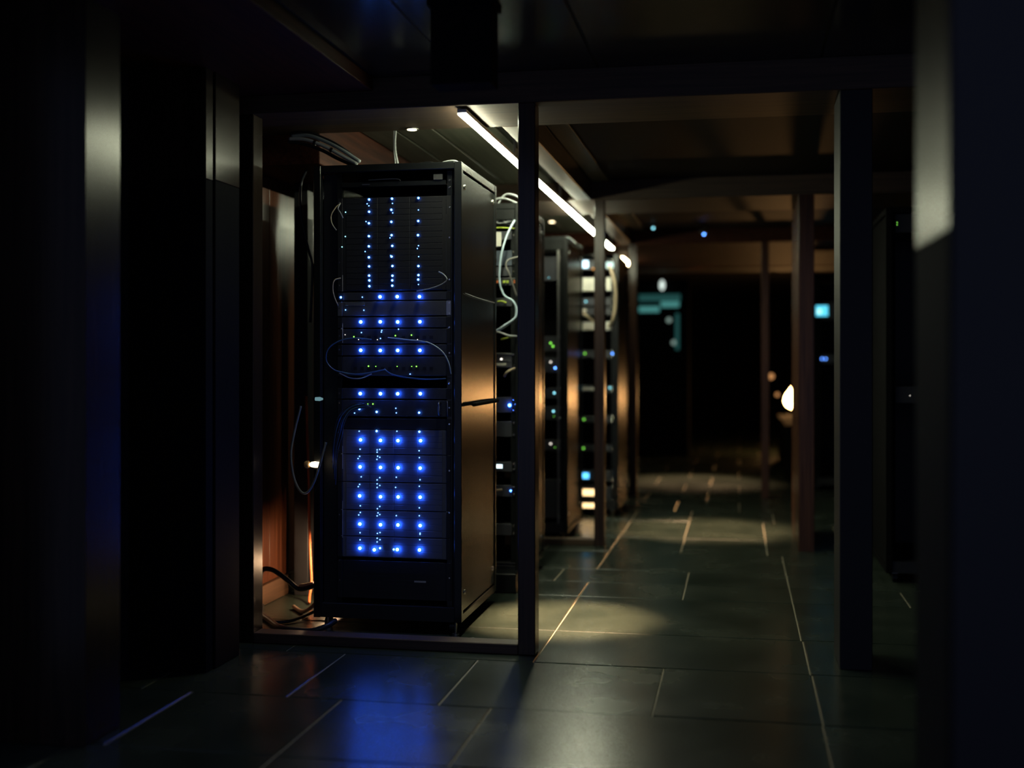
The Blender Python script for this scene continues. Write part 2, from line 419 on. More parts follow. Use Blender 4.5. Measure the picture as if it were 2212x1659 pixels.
# ================================================================== racks
def rack(X0, X1, Y0, Y1, Z0, Z1, label, rails=None, detail=True, RACKM=RACKM):
    r = empty('server_rack', ((X0+X1)/2, (Y0+Y1)/2, 0), label, 'server rack')
    W = 0.032
    # corner posts, head and base
    for x0, x1 in ((X0, X0+W), (X1-W, X1)):
        for y0, y1 in ((Y0, Y0+W), (Y1-W, Y1)):
            box('corner_post', RACKM, r, x0, x1, y0, y1, Z0, Z1, bev=0.002)
    box('top_panel', RACKM, r, X0+W, X1-W, Y0+0.002, Y1-0.002, Z1-0.03, Z1, bev=0.002)
    for x0, x1 in ((X0+0.001, X0+W-0.001), (X1-W+0.001, X1-0.001)):
        box('top_rail', RACKM, r, x0, x1, Y0+W, Y1-W, Z1-0.034, Z1-0.0005, bev=0.002)
        box('bottom_rail', RACKM, r, x0, x1, Y0+W, Y1-W, Z0, Z0+0.034, bev=0.002)
    box('base', RACKD, r, X0+W, X1-W, Y0+0.01, Y1-0.01, Z0, Z0+0.06)
    for x0, x1 in ((X0+0.004, X0+0.012), (X1-0.012, X1-0.0045)):
        s = box('side_panel', RACKM, r, x0, x1, Y0+W+0.006, Y1-W-0.006, Z0+0.042, Z1-0.042, bev=0.002)
        if detail and x0 > (X0+X1)/2:
            for (yy, zz) in ((Y0+0.075, Z1-0.10), (Y1-0.075, Z1-0.085), (Y0+0.075, Z0+0.12), (Y1-0.075, Z0+0.12)):
                MB().lathe([(0.011, X1-0.006), (0.011, X1-0.001), (0.008, X1+0.001), (0.008, X1-0.002), (0.001, X1-0.002)], (0, yy, zz), 16, 'x').build('lock', STEEL, s)
    box('rear_panel', RACKD, r, X0+W, X1-W, Y1-0.02, Y1-0.012, Z0+0.06, Z1-0.034)
    if rails:
        for x in rails:
            q = box('mounting_rail', RACKM, r, x-0.011, x+0.011, Y0+0.034, Y0+0.06, Z0+0.06, Z1-0.034)
    # front blanking next to the rails
    if rails:
        if rails[0]-0.012-(X0+W) > 0.01: box('front_blank', RACKD, r, X0+W, rails[0]-0.012, Y0+0.045, Y0+0.05, Z0+0.06, Z1-0.034)
        if (X1-W)-(rails[1]+0.012) > 0.01: box('front_blank', RACKD, r, rails[1]+0.012, X1-W, Y0+0.045, Y0+0.05, Z0+0.06, Z1-0.034)
    for x in (X0+0.05, X1-0.05):
        for y in (Y0+0.06, Y1-0.06):
            c = empty_part('caster', r)
            MB().tube([(x-0.012, y, 0.026), (x+0.012, y, 0.026)], 0.024, seg=16).build('wheel', RUBBER, c)
            box('fork', STEEL, c, x-0.016, x+0.016, y-0.012, y+0.012, Z0-0.008 if Z0 > 0.05 else Z0-0.002, Z0)
    return r
def empty_part(name, parent):
    o = bpy.data.objects.new(name, None); COL.objects.link(o); o.parent = parent; o.location = (0, 0, 0)
    w = wsum(o); o.location = -w
    return o

# shared indicator meshes (front at -y)
def led_mesh(name, r, stand, mat):
    m = MB(); m.ball((0, -stand, 0), r, 2 if r > 0.0055 else 1)
    me = m.mesh(name, True); me.materials.append(mat); return me
def stem_mesh(name, r, stand):
    m = MB().lathe([(r, -stand), (r, 0.001)], (0, 0, 0), 8, 'y'); me = m.mesh(name); me.materials.append(BEZEL); return me
LEDS = {('L', 'b'): led_mesh('led_large', 0.0072, 0.011, M_BLUE), ('m', 'b'): led_mesh('led_medium', 0.0050, 0.006, M_BLUEM),
        ('s', 'b'): led_mesh('led_small', 0.0026, 0.003, M_BLUES), ('s', 'c'): led_mesh('led_cyan', 0.0028, 0.003, M_CYAN),
        ('g', 'g'): led_mesh('led_green', 0.0034, 0.003, M_GREEN), ('s', 'g'): led_mesh('led_green_small', 0.0023, 0.003, M_GREEN),
        ('s', 'w'): led_mesh('led_white', 0.0021, 0.003, M_WHITE), ('m', 'w'): led_mesh('led_white_medium', 0.006, 0.004, M_WHITE),
        ('m', 'g'): led_mesh('led_green_medium', 0.006, 0.004, M_GREEN), ('m', 'a'): led_mesh('led_amber_medium', 0.007, 0.004, M_AMBER),
        ('m', 'c'): led_mesh('led_cyan_medium', 0.006, 0.004, M_CYAN), ('M', 'b'): led_mesh('led_blue_far', 0.006, 0.005, M_BLUES)}
STEMS = {'L': stem_mesh('led_stem_large', 0.0018, 0.006), 'm': stem_mesh('led_stem_medium', 0.0014, 0.003)}
SPILL_RING = {}  # rings added to stop the indicators' light spilling sideways
for (kk, st, rr_) in (('L', 0.011, 0.0098), ('m', 0.006, 0.0070)):
    me_ = MB().lathe([(rr_, -st-rr_*0.52), (rr_, -st+0.001), (rr_+0.0006, -st+0.001), (rr_+0.0006, -st-rr_*0.52)], (0, 0, 0), 12, 'y', loop=True).mesh('collar'); me_.materials.append(RUBBER); SPILL_RING[kk] = me_
SCREW = MB().lathe([(0.0055, 0.0), (0.0055, -0.003), (0.0035, -0.0045)], (0, 0, 0), 10, 'y').mesh('screw'); SCREW.materials.append(ZINC)
def lights(o, L, yf):
    for (x, z, s, c) in L:
        k = put('indicator_light', LEDS[(s, c)], o, (x, yf, z))
        if c == 'b' and s in STEMS: put('light_pipe', STEMS[s], k, (x, yf, z)); put('spill_ring', SPILL_RING[s], k, (x, yf, z))

# ---- nearest rack
RX0, RX1, RY0, RY1, RZ0, RZ1 = -1.822, -1.161, 4.99, 5.74, 0.055, 2.02
rk1 = rack(RX0, RX1, RY0, RY1, RZ0, RZ1, 'nearest tall black server rack full of blue indicator lights', rails=(-1.715, -1.221))
for x in (-1.76, -1.19):          # levelling feet
    f = MB().lathe([(0.016, 0.0), (0.016, 0.008), (0.005, 0.010), (0.005, 0.056)], (x, 5.005, 0), 12).build('levelling_foot', STEEL, rk1)
for z in (1.945, 1.915, 1.83, 1.70, 1.52, 1.42, 1.375, 1.315, 1.205, 1.075, 0.97, 0.90, 0.70, 0.52, 0.24): put('rail_screw', SCREW, rk1, (-1.221, RY0+0.034, z))
for z in (1.86, 1.66, 1.60, 1.50, 1.44, 1.40, 1.28, 1.22, 1.03, 0.99, 0.78, 0.66, 0.50, 0.30, 0.215): put('rail_screw', SCREW, rk1, (-1.715, RY0+0.034, z))
for (x, z0, z1) in ((-1.7035, 1.475, 1.545), (-1.7035, 1.25, 1.335), (-1.7035, 0.70, 0.80), (-1.7035, 0.40, 0.56), (-1.2315, 1.55, 1.80), (-1.2315, 1.25, 1.31), (-1.2315, 0.51, 0.60)):
    box('rail_clip', WHITEP, rk1, x-0.004, x+0.004, RY0+0.031, RY0+0.0335, z0, z1)
# grab bar that sticks out along the side
MB().tube([(-1.142, 5.14, 0.980), (-1.142, 5.30, 0.981), (-1.142, 5.60, 0.982), (-1.146, 5.69, 0.982), (-1.165, 5.722, 0.982)], 0.0092, seg=10).build('grab_bar', FARB, rk1, smooth=True)

R1_UNITS = [
 (1.963,1.927,[]),
 (1.881,1.474,[(-1.578,1.871,'m','b'),(-1.578,1.818,'m','b'),(-1.579,1.768,'m','b'),(-1.579,1.712,'m','b'),(-1.579,1.668,'m','b'),(-1.579,1.62,'m','b'),(-1.578,1.581,'m','b'),(-1.578,1.541,'m','b'),(-1.577,1.52,'m','b'),(-1.577,1.495,'m','b'),(-1.475,1.872,'m','b'),(-1.478,1.824,'m','b'),(-1.478,1.772,'m','b'),(-1.477,1.714,'m','b'),(-1.474,1.668,'m','b'),(-1.477,1.622,'m','b'),(-1.473,1.581,'m','b'),(-1.473,1.539,'m','b'),(-1.474,1.519,'m','b'),(-1.474,1.496,'m','b'),(-1.357,1.872,'m','b'),(-1.358,1.773,'m','b'),(-1.359,1.712,'m','b'),(-1.357,1.579,'m','b'),(-1.357,1.54,'m','b'),(-1.358,1.521,'m','b'),(-1.473,1.811,'s','b'),(-1.358,1.821,'s','b'),(-1.358,1.667,'s','b'),(-1.357,1.62,'s','b'),(-1.358,1.5,'s','b'),(-1.588,1.853,'s','b'),(-1.58,1.844,'s','b'),(-1.474,1.852,'s','b'),(-1.593,1.776,'s','b'),(-1.597,1.646,'s','b'),(-1.485,1.703,'s','b'),(-1.483,1.627,'s','b'),(-1.363,1.655,'s','b'),(-1.686,1.819,'s','c'),(-1.687,1.713,'s','c'),(-1.702,1.668,'s','c')]),
 (1.47,1.433,[(-1.706,1.448,'m','b'),(-1.61,1.448,'s','b'),(-1.527,1.448,'L','b'),(-1.45,1.448,'L','b'),(-1.351,1.447,'L','b')]),
 (1.43,1.366,[(-1.686,1.393,'s','b'),(-1.603,1.391,'s','b')]),
 (1.362,1.314,[(-1.614,1.34,'L','b'),(-1.526,1.34,'L','b'),(-1.448,1.339,'L','b'),(-1.349,1.339,'L','b')]),
 (1.31,1.246,[(-1.614,1.294,'s','b'),(-1.522,1.303,'s','b'),(-1.524,1.296,'s','b'),(-1.447,1.308,'s','b'),(-1.528,1.268,'s','b'),(-1.648,1.276,'g','g'),(-1.461,1.28,'g','g'),(-1.389,1.282,'g','g'),(-1.688,1.285,'s','w'),(-1.627,1.264,'s','w'),(-1.542,1.263,'s','w'),(-1.362,1.263,'s','w')]),
 (1.242,1.194,[(-1.614,1.217,'L','b'),(-1.526,1.216,'L','b'),(-1.448,1.216,'L','b'),(-1.349,1.216,'L','b')]),
 (1.19,1.106,[(-1.395,1.114,'s','b'),(-1.582,1.148,'g','g'),(-1.367,1.147,'g','g'),(-1.549,1.147,'s','g'),(-1.453,1.147,'s','g'),(-1.388,1.147,'s','g')]),
 (1.054,1.006,[(-1.616,1.029,'L','b'),(-1.525,1.029,'L','b'),(-1.448,1.029,'L','b'),(-1.347,1.03,'L','b')]),
 (1.002,0.93,[(-1.645,0.944,'s','b'),(-1.459,0.966,'s','b'),(-1.457,0.946,'s','b'),(-1.622,0.962,'m','b'),(-1.544,0.95,'m','b'),(-1.354,0.948,'m','b'),(-1.562,0.984,'g','g'),(-1.585,0.984,'s','g')]),
 (0.922,0.874,[]),
 (0.874,0.766,[(-1.544,0.867,'m','b'),(-1.353,0.866,'m','b'),(-1.624,0.865,'s','b'),(-1.454,0.867,'s','b'),(-1.615,0.828,'L','b'),(-1.525,0.827,'L','b'),(-1.447,0.827,'L','b'),(-1.346,0.828,'L','b'),(-1.62,0.787,'s','b'),(-1.543,0.785,'s','b'),(-1.531,0.787,'s','b'),(-1.543,0.775,'s','b'),(-1.355,0.784,'s','b')]),
 (0.766,0.645,[(-1.617,0.711,'L','b'),(-1.525,0.71,'L','b'),(-1.446,0.71,'L','b'),(-1.348,0.71,'L','b'),(-1.622,0.756,'s','b'),(-1.629,0.746,'s','b'),(-1.541,0.758,'s','b'),(-1.531,0.753,'s','b'),(-1.544,0.744,'s','b'),(-1.354,0.754,'s','b'),(-1.615,0.667,'s','b'),(-1.531,0.665,'s','b'),(-1.543,0.655,'s','b'),(-1.457,0.668,'s','b'),(-1.351,0.659,'s','b')]),
 (0.645,0.523,[(-1.619,0.585,'L','b'),(-1.525,0.583,'L','b'),(-1.446,0.584,'L','b'),(-1.348,0.585,'L','b'),(-1.622,0.634,'s','b'),(-1.628,0.624,'s','b'),(-1.543,0.638,'s','b'),(-1.531,0.631,'s','b'),(-1.543,0.622,'s','b'),(-1.46,0.624,'s','b'),(-1.354,0.631,'s','b'),(-1.619,0.541,'s','b'),(-1.531,0.54,'s','b'),(-1.542,0.53,'s','b'),(-1.354,0.538,'s','b')]),
 (0.523,0.409,[(-1.618,0.463,'L','b'),(-1.525,0.462,'L','b'),(-1.447,0.463,'L','b'),(-1.348,0.463,'L','b'),(-1.619,0.512,'s','b'),(-1.626,0.501,'s','b'),(-1.539,0.512,'s','b'),(-1.531,0.505,'s','b'),(-1.543,0.499,'s','b'),(-1.457,0.502,'s','b'),(-1.354,0.504,'s','b'),(-1.62,0.424,'s','b'),(-1.542,0.423,'s','b'),(-1.53,0.427,'s','b'),(-1.351,0.429,'s','b'),(-1.351,0.424,'s','b')]),
 (0.409,0.317,[(-1.618,0.358,'L','b'),(-1.553,0.353,'L','b'),(-1.45,0.357,'L','b'),(-1.351,0.358,'L','b'),(-1.62,0.393,'s','b'),(-1.543,0.402,'s','b'),(-1.53,0.396,'s','b'),(-1.543,0.386,'s','b'),(-1.352,0.401,'s','b'),(-1.529,0.36,'m','b'),(-1.467,0.356,'m','b')]),
 (0.305,0.139,[]),
]
R1_LABELS = [('patch_shelf', 'narrow open shelf at the very top of the nearest rack', 'shelf'),
 ('storage_chassis', 'large drive chassis with three columns of blue dots in the nearest rack', 'server'),
 ('server', 'slim server with three bright blue lights, directly under the three-column drive chassis', 'server'),
 ('server', 'grey-faced server between the two upper rows of blue lights in the nearest rack', 'server'),
 ('server', 'slim server whose four blue lights sit just above the upper green-lit switch', 'server'),
 ('network_switch', 'upper network switch with scattered green lights in the nearest rack', 'network switch'),
 ('server', 'slim server with four blue lights between the two green-lit switches', 'server'),
 ('network_switch', 'lower network switch with a row of green lights behind looping cables', 'network switch'),
 ('server', 'slim server with four blue lights at mid height, below the looping cables', 'server'),
 ('server', 'server with a bright vertical handle at its right, mid-height in the nearest rack', 'server'),
 ('blank_panel', 'dark blank panel below the handled server in the nearest rack', 'panel'),
 ('storage_server', 'topmost of the five drive servers in the lower half of the nearest rack', 'server'),
 ('storage_server', 'second from the top of the five lower drive servers in the nearest rack', 'server'),
 ('storage_server', 'middle one of the five lower drive servers in the nearest rack', 'server'),
 ('storage_server', 'fourth from the top of the five lower drive servers in the nearest rack', 'server'),
 ('storage_server', 'lowest blue-lit drive server in the nearest rack', 'server'),
 ('power_supply', 'black unlit power unit with a small label at the foot of the nearest rack', 'power supply')]
YF = 5.022
XA, XB = -1.7, -1.236
def tray_mesh(w, h, mat):
    me = MB().box(-w/2, w/2, -0.0035, 0.004, -h/2, h/2, bev=0.001).mesh('drive_tray'); me.materials.append(mat); return me
for (zt, zb, L), (nm, lab, cat) in zip(R1_UNITS, R1_LABELS):
    o = empty(nm, ((XA+XB)/2, YF, zb), lab, cat)
    h = zt-zb; e = 0.0012
    face = BEZELG if 'grey-faced' in lab else BEZELS if nm == 'storage_server' else BEZELK if nm in ('storage_chassis', 'power_supply', 'blank_panel') else BEZEL
    if nm == 'patch_shelf':
        box('tray', RACKM, o, XA, XB, YF, YF+0.35, zb, zb+0.004)
        box('lip', RACKM, o, XA, XB, YF-0.002, YF+0.001, zb+0.001, zb+0.02)
        MB().tube([(-1.58, 5.012, 1.955), (-1.46, 5.012, 1.957), (-1.435, 5.012, 1.948)], 0.0022, seg=6).build('rod', STEEL, o)
        box('clip', STEEL, o, -1.61, -1.575, 5.014, 5.018, 1.934, 1.938)
        box('bracket', BEZELG, o, -1.29, -1.25, 5.012, 5.02, 1.948, 1.972, bev=0.001)
        continue
    box('chassis', RACKD, o, XA+0.01, XB-0.01, YF+0.004, YF+0.52, zb+e, zt-e)
    bz = box('bezel', face, o, XA, XB, YF, YF+0.0045, zb+e, zt-e, bev=0.001)
    for x0, x1 in ((XA-0.022, XA-0.001), (XB+0.001, XB+0.022)):
        box('rack_ear', STEEL if 'grey-faced' in lab else BEZELK, o, x0, x1, YF-0.0022, YF+0.0015, zb+e, zt-e, bev=0.0007)
    if nm in ('storage_chassis', 'storage_server'):
        cols = 4 if nm == 'storage_server' else 3
        rows = max(3, int(round(h/0.027))) if nm == 'storage_server' else 16
        w = (XB-XA-0.03)/cols; hh = (h-0.006)/rows
        me = tray_mesh(w-0.0022, hh-0.0018, TRAYM if nm == 'storage_server' else TRAYK)
        for c in range(cols):
            for q in range(rows):
                put('drive_tray', me, o, (XA+0.015+w*(c+0.5), YF+0.0025, zb+0.003+hh*(q+0.5)))
    if nm == 'network_switch':
        for k in range(12):
            x = XA+0.05+k*0.031
            box('port', RACKD, o, x, x+0.016, YF-0.0012, YF+0.002, zb+h*0.30, zb+h*0.30+0.014)
    if 'grey-faced' in lab:
        box('vent_strip', STEEL, o, XA+0.012, XA+0.10, YF-0.002, YF+0.002, zt-0.018, zt-0.006, bev=0.0005)
    if 'vertical handle' in lab:
        MB().tube([(-1.262, YF, zb+0.012), (-1.262, YF-0.02, zb+0.014), (-1.262, YF-0.02, zt-0.014), (-1.262, YF, zt-0.012)], 0.005, seg=8, sub=3).build('handle', STEEL, o, smooth=True)
        MB().tube([(-1.226, YF, zb+0.006), (-1.226, YF-0.016, zb+0.010), (-1.226, YF-0.016, zt-0.012), (-1.232, YF, zt-0.006)], 0.0022, seg=6, sub=3).build('handle', STEEL, o, smooth=True)
    if nm == 'power_supply':
        box('label', PAPER, o, -1.377, -1.325, YF-0.001, YF+0.001, 0.216, 0.223)
        for q in range(6): box('vent_slot', RACKD, o, XA+0.05, XB-0.05, YF-0.0006, YF+0.002, zb+0.03+q*0.016, zb+0.037+q*0.016)
    lights(o, L, YF)

# ---- second rack (a sliver shows between the first rack and the post)
rk2 = rack(-1.762, -1.100, 6.08, 6.83, 0.055, 1.985, 'second black rack, behind the first, with a pale cable down its front', rails=(-1.662, -1.15))
box('stabiliser', RACKM, rk2, -1.72, -1.105, 5.955, 6.085, 0.004, 0.10, bev=0.004)
box('header', RACKM, rk2, -1.728, -1.134, 6.082, 6.092, 1.90, 1.954, bev=0.002)
U2 = [(1.925, 1.875, 'wiring_tray', 'open tray with tangled grey wiring at the top of the second rack', 'tray', BEZEL, []),
      (1.845, 1.80, 'network_switch', 'dark switch with a paper tag near the top of the second rack', 'network switch', BEZEL, []),
      (1.745, 1.665, 'server', 'blue-grey faced server in the upper part of the second rack', 'server', plain('blue_grey_bezel', (0.06, 0.075, 0.10), 0.4), []),
      (1.66, 1.612, 'server', 'dark blue-grey server above the coloured plugs in the second rack', 'server', BEZEL, []),
      (1.605, 1.562, 'network_switch', 'switch with yellow and orange plugs in the second rack', 'network switch', BEZEL, []),
      (1.50, 1.455, 'network_switch', 'switch with a single green plug in the second rack', 'network switch', BEZEL, []),
      (1.215, 1.138, 'server', 'steel-faced server with white drive labels in the second rack', 'server', STEEL, [(-1.210, 1.182, 'm', 'w')]),
      (0.985, 0.905, 'server', 'dark server with one bright blue light in the second rack', 'server', BEZEL, [(-1.165, 0.944, 'L', 'b'), (-1.136, 0.949, 's', 'b')]),
      (0.86, 0.78, 'server', 'dark unlit server below the blue light of the second rack', 'server', BEZEL, []),
      (0.65, 0.60, 'server', 'dark server with a small white screen in the second rack', 'server', BEZEL, []),
      (0.53, 0.47, 'server', 'server with one blue light low in the second rack', 'server', BEZEL, [(-1.160, 0.502, 'm', 'b')]),
      (0.33, 0.27, 'server', 'dark server with one white speck low in the second rack', 'server', BEZEL, [(-1.130, 0.312, 's', 'w')]),
      (0.13, 0.09, 'power_strip', 'pale-edged power strip at the foot of the second rack', 'power strip', BEZEL, [(-1.145, 0.098, 'm', 'w')])]
def simple_unit(x0, x1, yf, zt, zb, nm, lab, cat, face, L, depth=0.4):
    o = empty(nm, ((x0+x1)/2, yf, zb), lab, cat)
    box('chassis', RACKD, o, x0+0.01, x1-0.01, yf+0.004, yf+depth, zb+0.001, zt-0.001)
    box('bezel', face, o, x0, x1, yf, yf+0.0045, zb+0.001, zt-0.001, bev=0.001)
    box('rack_ear', RACKM, o, x1+0.001, x1+0.022, yf-0.002, yf+0.0015, zb+0.001, zt-0.001)
    for zz in ((zb+0.010, zt-0.010) if zt-zb > 0.05 else ((zb+zt)/2,)): put('rail_screw', SCREW, o, (x1+0.011, yf-0.002, zz))
    lights(o, L, yf)
    return o
for (zt, zb, nm, lab, cat, face, L) in U2:
    o = simple_unit(-1.640, -1.155, 6.113, zt, zb, nm, lab, cat, face, L)
    yy = 6.113
    if 'tangled' in lab:
        for k in range(5):
            pts = [(-1.253+0.11*t/6+random.uniform(-.006, .006), yy-0.012-0.008*random.random(), (zt+zb)/2+random.uniform(-.016, .016)) for t in range(7)]
            MB().tube(pts, 0.0035, seg=6, sub=4).build('wire', CABG, o, smooth=True)
    if 'paper tag' in lab:
        box('tag', PAPER, o, -1.253, -1.210, yy-0.006, yy-0.003, zb-0.035, zt-0.005, bev=0.0008)
        MB().tube([(-1.258, yy-0.01, zt+0.018), (-1.188, yy-0.012, zt+0.015), (-1.138, yy-0.008, zt+0.012)], 0.003, seg=6).build('wire', CABY, o, smooth=True)
    if 'yellow and orange' in lab:
        for k, (mm, x) in enumerate(((CABO, -1.236), (CABY, -1.200), (CABY, -1.182), (CABO, -1.143))):
            box('plug', mm, o, x, x+0.012, yy-0.018, yy, zb+0.012, zb+0.026, bev=0.001)
        box('edge_strip', STEEL, o, -1.248, -1.128, yy-0.003, yy, zt-0.008, zt-0.004)
    if 'green plug' in lab:
        MB().tube([(-1.228, yy-0.012, zb+0.024), (-1.203, yy-0.018, zb+0.026), (-1.183, yy-0.01, zb+0.018)], 0.005, seg=6).build('plug', CABY, o, smooth=True)
    if 'steel-faced' in lab:
        box('drive_label', WHITEP, o, -1.258, -1.186, yy-0.003, yy, zb+0.010, zb+0.026)
        box('latch', ALU, o, -1.258, -1.143, yy-0.010, yy, zt-0.010, zt-0.004)
        box('latch', ALU, o, -1.258, -1.168, yy-0.008, yy, zb+0.034, zb+0.039)
    if 'white screen' in lab:
        box('screen', emit('pale_screen', (0.72, 0.95, 1.0), 2.2), o, -1.240, -1.205, yy-0.002, yy, 0.617, 0.637)
    if 'low in the second rack' in lab and 'blue' in lab:
        MB().tube([(-1.248, yy-0.012, 0.503), (-1.203, yy-0.012, 0.508)], 0.005, seg=8).build('plug', CABT, o)
    if 'power strip' in lab: box('edge_strip', STEEL, o, -1.258, -1.118, yy-0.004, yy, zt-0.004, zt)

# ---- third rack
rk3 = rack(-1.755, -1.094, 7.75, 8.50, 0.055, 1.985, 'third rack along the row, with a steel rail down its front', rails=(-1.66, -1.145))
U3 = [(1.86, 1.70, 'server', 'tall dark server at the top of the third rack', 'server', [(-1.225, 1.72, 's', 'c')]),
      (1.34, 1.24, 'server', 'server with yellow and green lights in the third rack', 'server', [(-1.212, 1.293, 'm', 'g'), (-1.197, 1.272, 'm', 'g')]),
      (1.20, 1.10, 'server', 'server with one large white light in the third rack', 'server', [(-1.212, 1.169, 'm', 'w'), (-1.182, 1.13, 'M', 'b')]),
      (1.0, 0.93, 'server', 'server with a pale blue light at mid height of the third rack', 'server', [(-1.188, 0.967, 'm', 'c')]),
      (0.88, 0.79, 'server', 'server with blue over green lights in the third rack', 'server', [(-1.194, 0.847, 'm', 'c'), (-1.191, 0.815, 's', 'g')]),
      (0.66, 0.59, 'server', 'server with a peach-coloured light low in the third rack', 'server', [(-1.212, 0.635, 'm', 'w'), (-1.183, 0.612, 's', 'g')]),
      (0.40, 0.15, 'power_supply', 'black power unit at the foot of the third rack', 'power supply', [])]
for (zt, zb, nm, lab, cat, L) in U3: simple_unit(-1.645, -1.160, 7.783, zt, zb, nm, lab, cat, BEZEL, L)
box('header', RACKM, rk3, -1.721, -1.128, 7.752, 7.762, 1.90, 1.954, bev=0.002)
box('front_rail', STEEL, rk3, -1.166, -1.150, 7.755, 7.775, 0.115, 1.945, bev=0.002)

# ---- fourth rack
rk4 = rack(-1.56, -0.90, 9.10, 9.85, 0.055, 1.985, 'fourth rack along the row, with white-faced units, seen either side of the second post', rails=(-1.46, -0.945))
scr_w = emit('cool_screen', (0.62, 0.88, 1.0), 3.2); scr_b = emit('blue_screen', (0.10, 0.50, 1.0), 2.6); scr_o = emit('warm_glow_panel', (1.0, 0.66, 0.30), 2.4); scr_m = emit('mint_screen', (0.72, 1.0, 0.90), 1.5)
U4 = [(1.955, 1.875, 'server', 'server with a glowing white screen at the top of the fourth rack', 'server', BEZEL, [(-1.095, 1.865+0.015, 'm', 'a')], [(scr_w, -1.192, -1.132, 1.888, 1.944), (scr_m, -0.995, -0.94, 1.885, 1.93)]),
      (1.815, 1.712, 'server', 'upper cream-faced server in the fourth rack', 'server', WHITEP, [], []),
      (1.66, 1.60, 'server', 'dark server with a teal light in the fourth rack', 'server', BEZEL, [(-1.15, 1.632, 'm', 'c')], []),
      (1.585, 1.53, 'network_switch', 'dark switch with pale plugs in the fourth rack', 'network switch', BEZEL, [], [(WHITEP, -1.19, -1.145, 1.558, 1.574)]),
      (1.478, 1.414, 'server', 'lower cream-faced server in the fourth rack', 'server', WHITEP, [], []),
      (1.26, 1.20, 'server', 'server with green and blue lights at mid height of the fourth rack', 'server', BEZEL, [(-1.158, 1.236, 'm', 'g'), (-0.918-0.03, 1.235, 'M', 'b')], []),
      (0.99, 0.94, 'server', 'server with a cream plug and a cyan light in the fourth rack', 'server', BEZEL, [(-0.966, 0.975, 'm', 'c')], [(WHITEP, -1.19, -1.09, 0.955, 0.975)]),
      (0.76, 0.71, 'server', 'dark server with one green light in the lower half of the fourth rack', 'server', BEZEL, [(-1.165, 0.733, 'm', 'g')], []),
      (0.54, 0.49, 'server', 'dark server with a green light low in the fourth rack', 'server', BEZEL, [(-1.17, 0.512, 'm', 'g')], []),
      (0.345, 0.265, 'server', 'server with a glowing blue screen near the foot of the fourth rack', 'server', BEZEL, [], [(scr_b, -1.192, -1.128, 0.282, 0.324)]),
      (0.225, 0.12, 'power_supply', 'power unit with warm glowing panels at the foot of the fourth rack', 'power supply', BEZEL, [], [(scr_o, -1.192, -1.078, 0.152, 0.200)])]
for (zt, zb, nm, lab, cat, face, L, S) in U4:
    o = simple_unit(-1.445, -0.960, 9.133, zt, zb, nm, lab, cat, face, L)
    for (mm, x0, x1, z0, z1) in S: box('screen' if mm is not WHITEP else 'plug', mm, o, x0, x1, 9.126, 9.133, z0, z1, bev=0.001)
box('header', RACKM, rk4, -1.526, -0.934, 9.102, 9.112, 1.956, 1.985, bev=0.002)
box('kick_light', scr_o, rk4, -1.19, -1.08, 9.102, 9.109, 0.062, 0.096)

# ---- fifth rack, past the third portal, and the racks on the right side of the aisle
rk5 = rack(-1.92, -1.26, 10.70, 11.45, 0.055, 1.985, 'fifth dark rack in the row, beyond the third portal', rails=(-1.82, -1.31), detail=False)
simple_unit(-1.805, -1.325, 10.733, 1.30, 1.20, 'server', 'server with deep blue lights in the fifth rack', 'server', BEZEL, [(-1.345, 1.29, 'M', 'b'), (-1.345, 1.23, 'M', 'b')])
simple_unit(-1.805, -1.325, 10.733, 0.99, 0.90, 'server', 'server with a blue-white light in the fifth rack', 'server', BEZEL, [(-1.345, 0.96, 'm', 'c')])
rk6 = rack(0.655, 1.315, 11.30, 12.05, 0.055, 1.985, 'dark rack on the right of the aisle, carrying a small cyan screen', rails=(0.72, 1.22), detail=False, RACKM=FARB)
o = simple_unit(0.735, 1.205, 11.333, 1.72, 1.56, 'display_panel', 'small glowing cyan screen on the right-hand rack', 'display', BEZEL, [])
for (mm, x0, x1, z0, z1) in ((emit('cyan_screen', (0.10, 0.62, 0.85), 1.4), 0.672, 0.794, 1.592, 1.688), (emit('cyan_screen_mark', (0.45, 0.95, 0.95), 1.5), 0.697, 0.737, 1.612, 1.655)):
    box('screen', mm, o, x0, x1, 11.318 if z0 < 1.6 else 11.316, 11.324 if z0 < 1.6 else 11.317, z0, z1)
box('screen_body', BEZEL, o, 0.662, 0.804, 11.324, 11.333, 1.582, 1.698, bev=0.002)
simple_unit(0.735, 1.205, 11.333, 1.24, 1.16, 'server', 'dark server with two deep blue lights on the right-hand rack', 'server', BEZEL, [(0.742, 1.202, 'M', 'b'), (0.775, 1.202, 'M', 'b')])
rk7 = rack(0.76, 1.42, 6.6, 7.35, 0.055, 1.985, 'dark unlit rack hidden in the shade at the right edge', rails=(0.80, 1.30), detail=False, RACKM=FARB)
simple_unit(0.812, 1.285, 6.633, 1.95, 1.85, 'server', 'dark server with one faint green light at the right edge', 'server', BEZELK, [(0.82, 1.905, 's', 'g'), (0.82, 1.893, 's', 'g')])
simple_unit(0.812, 1.285, 6.633, 1.04, 0.95, 'server', 'dark server with one faint warm light at the right edge', 'server', BEZELK, [(0.885, 0.99, 's', 'w')])

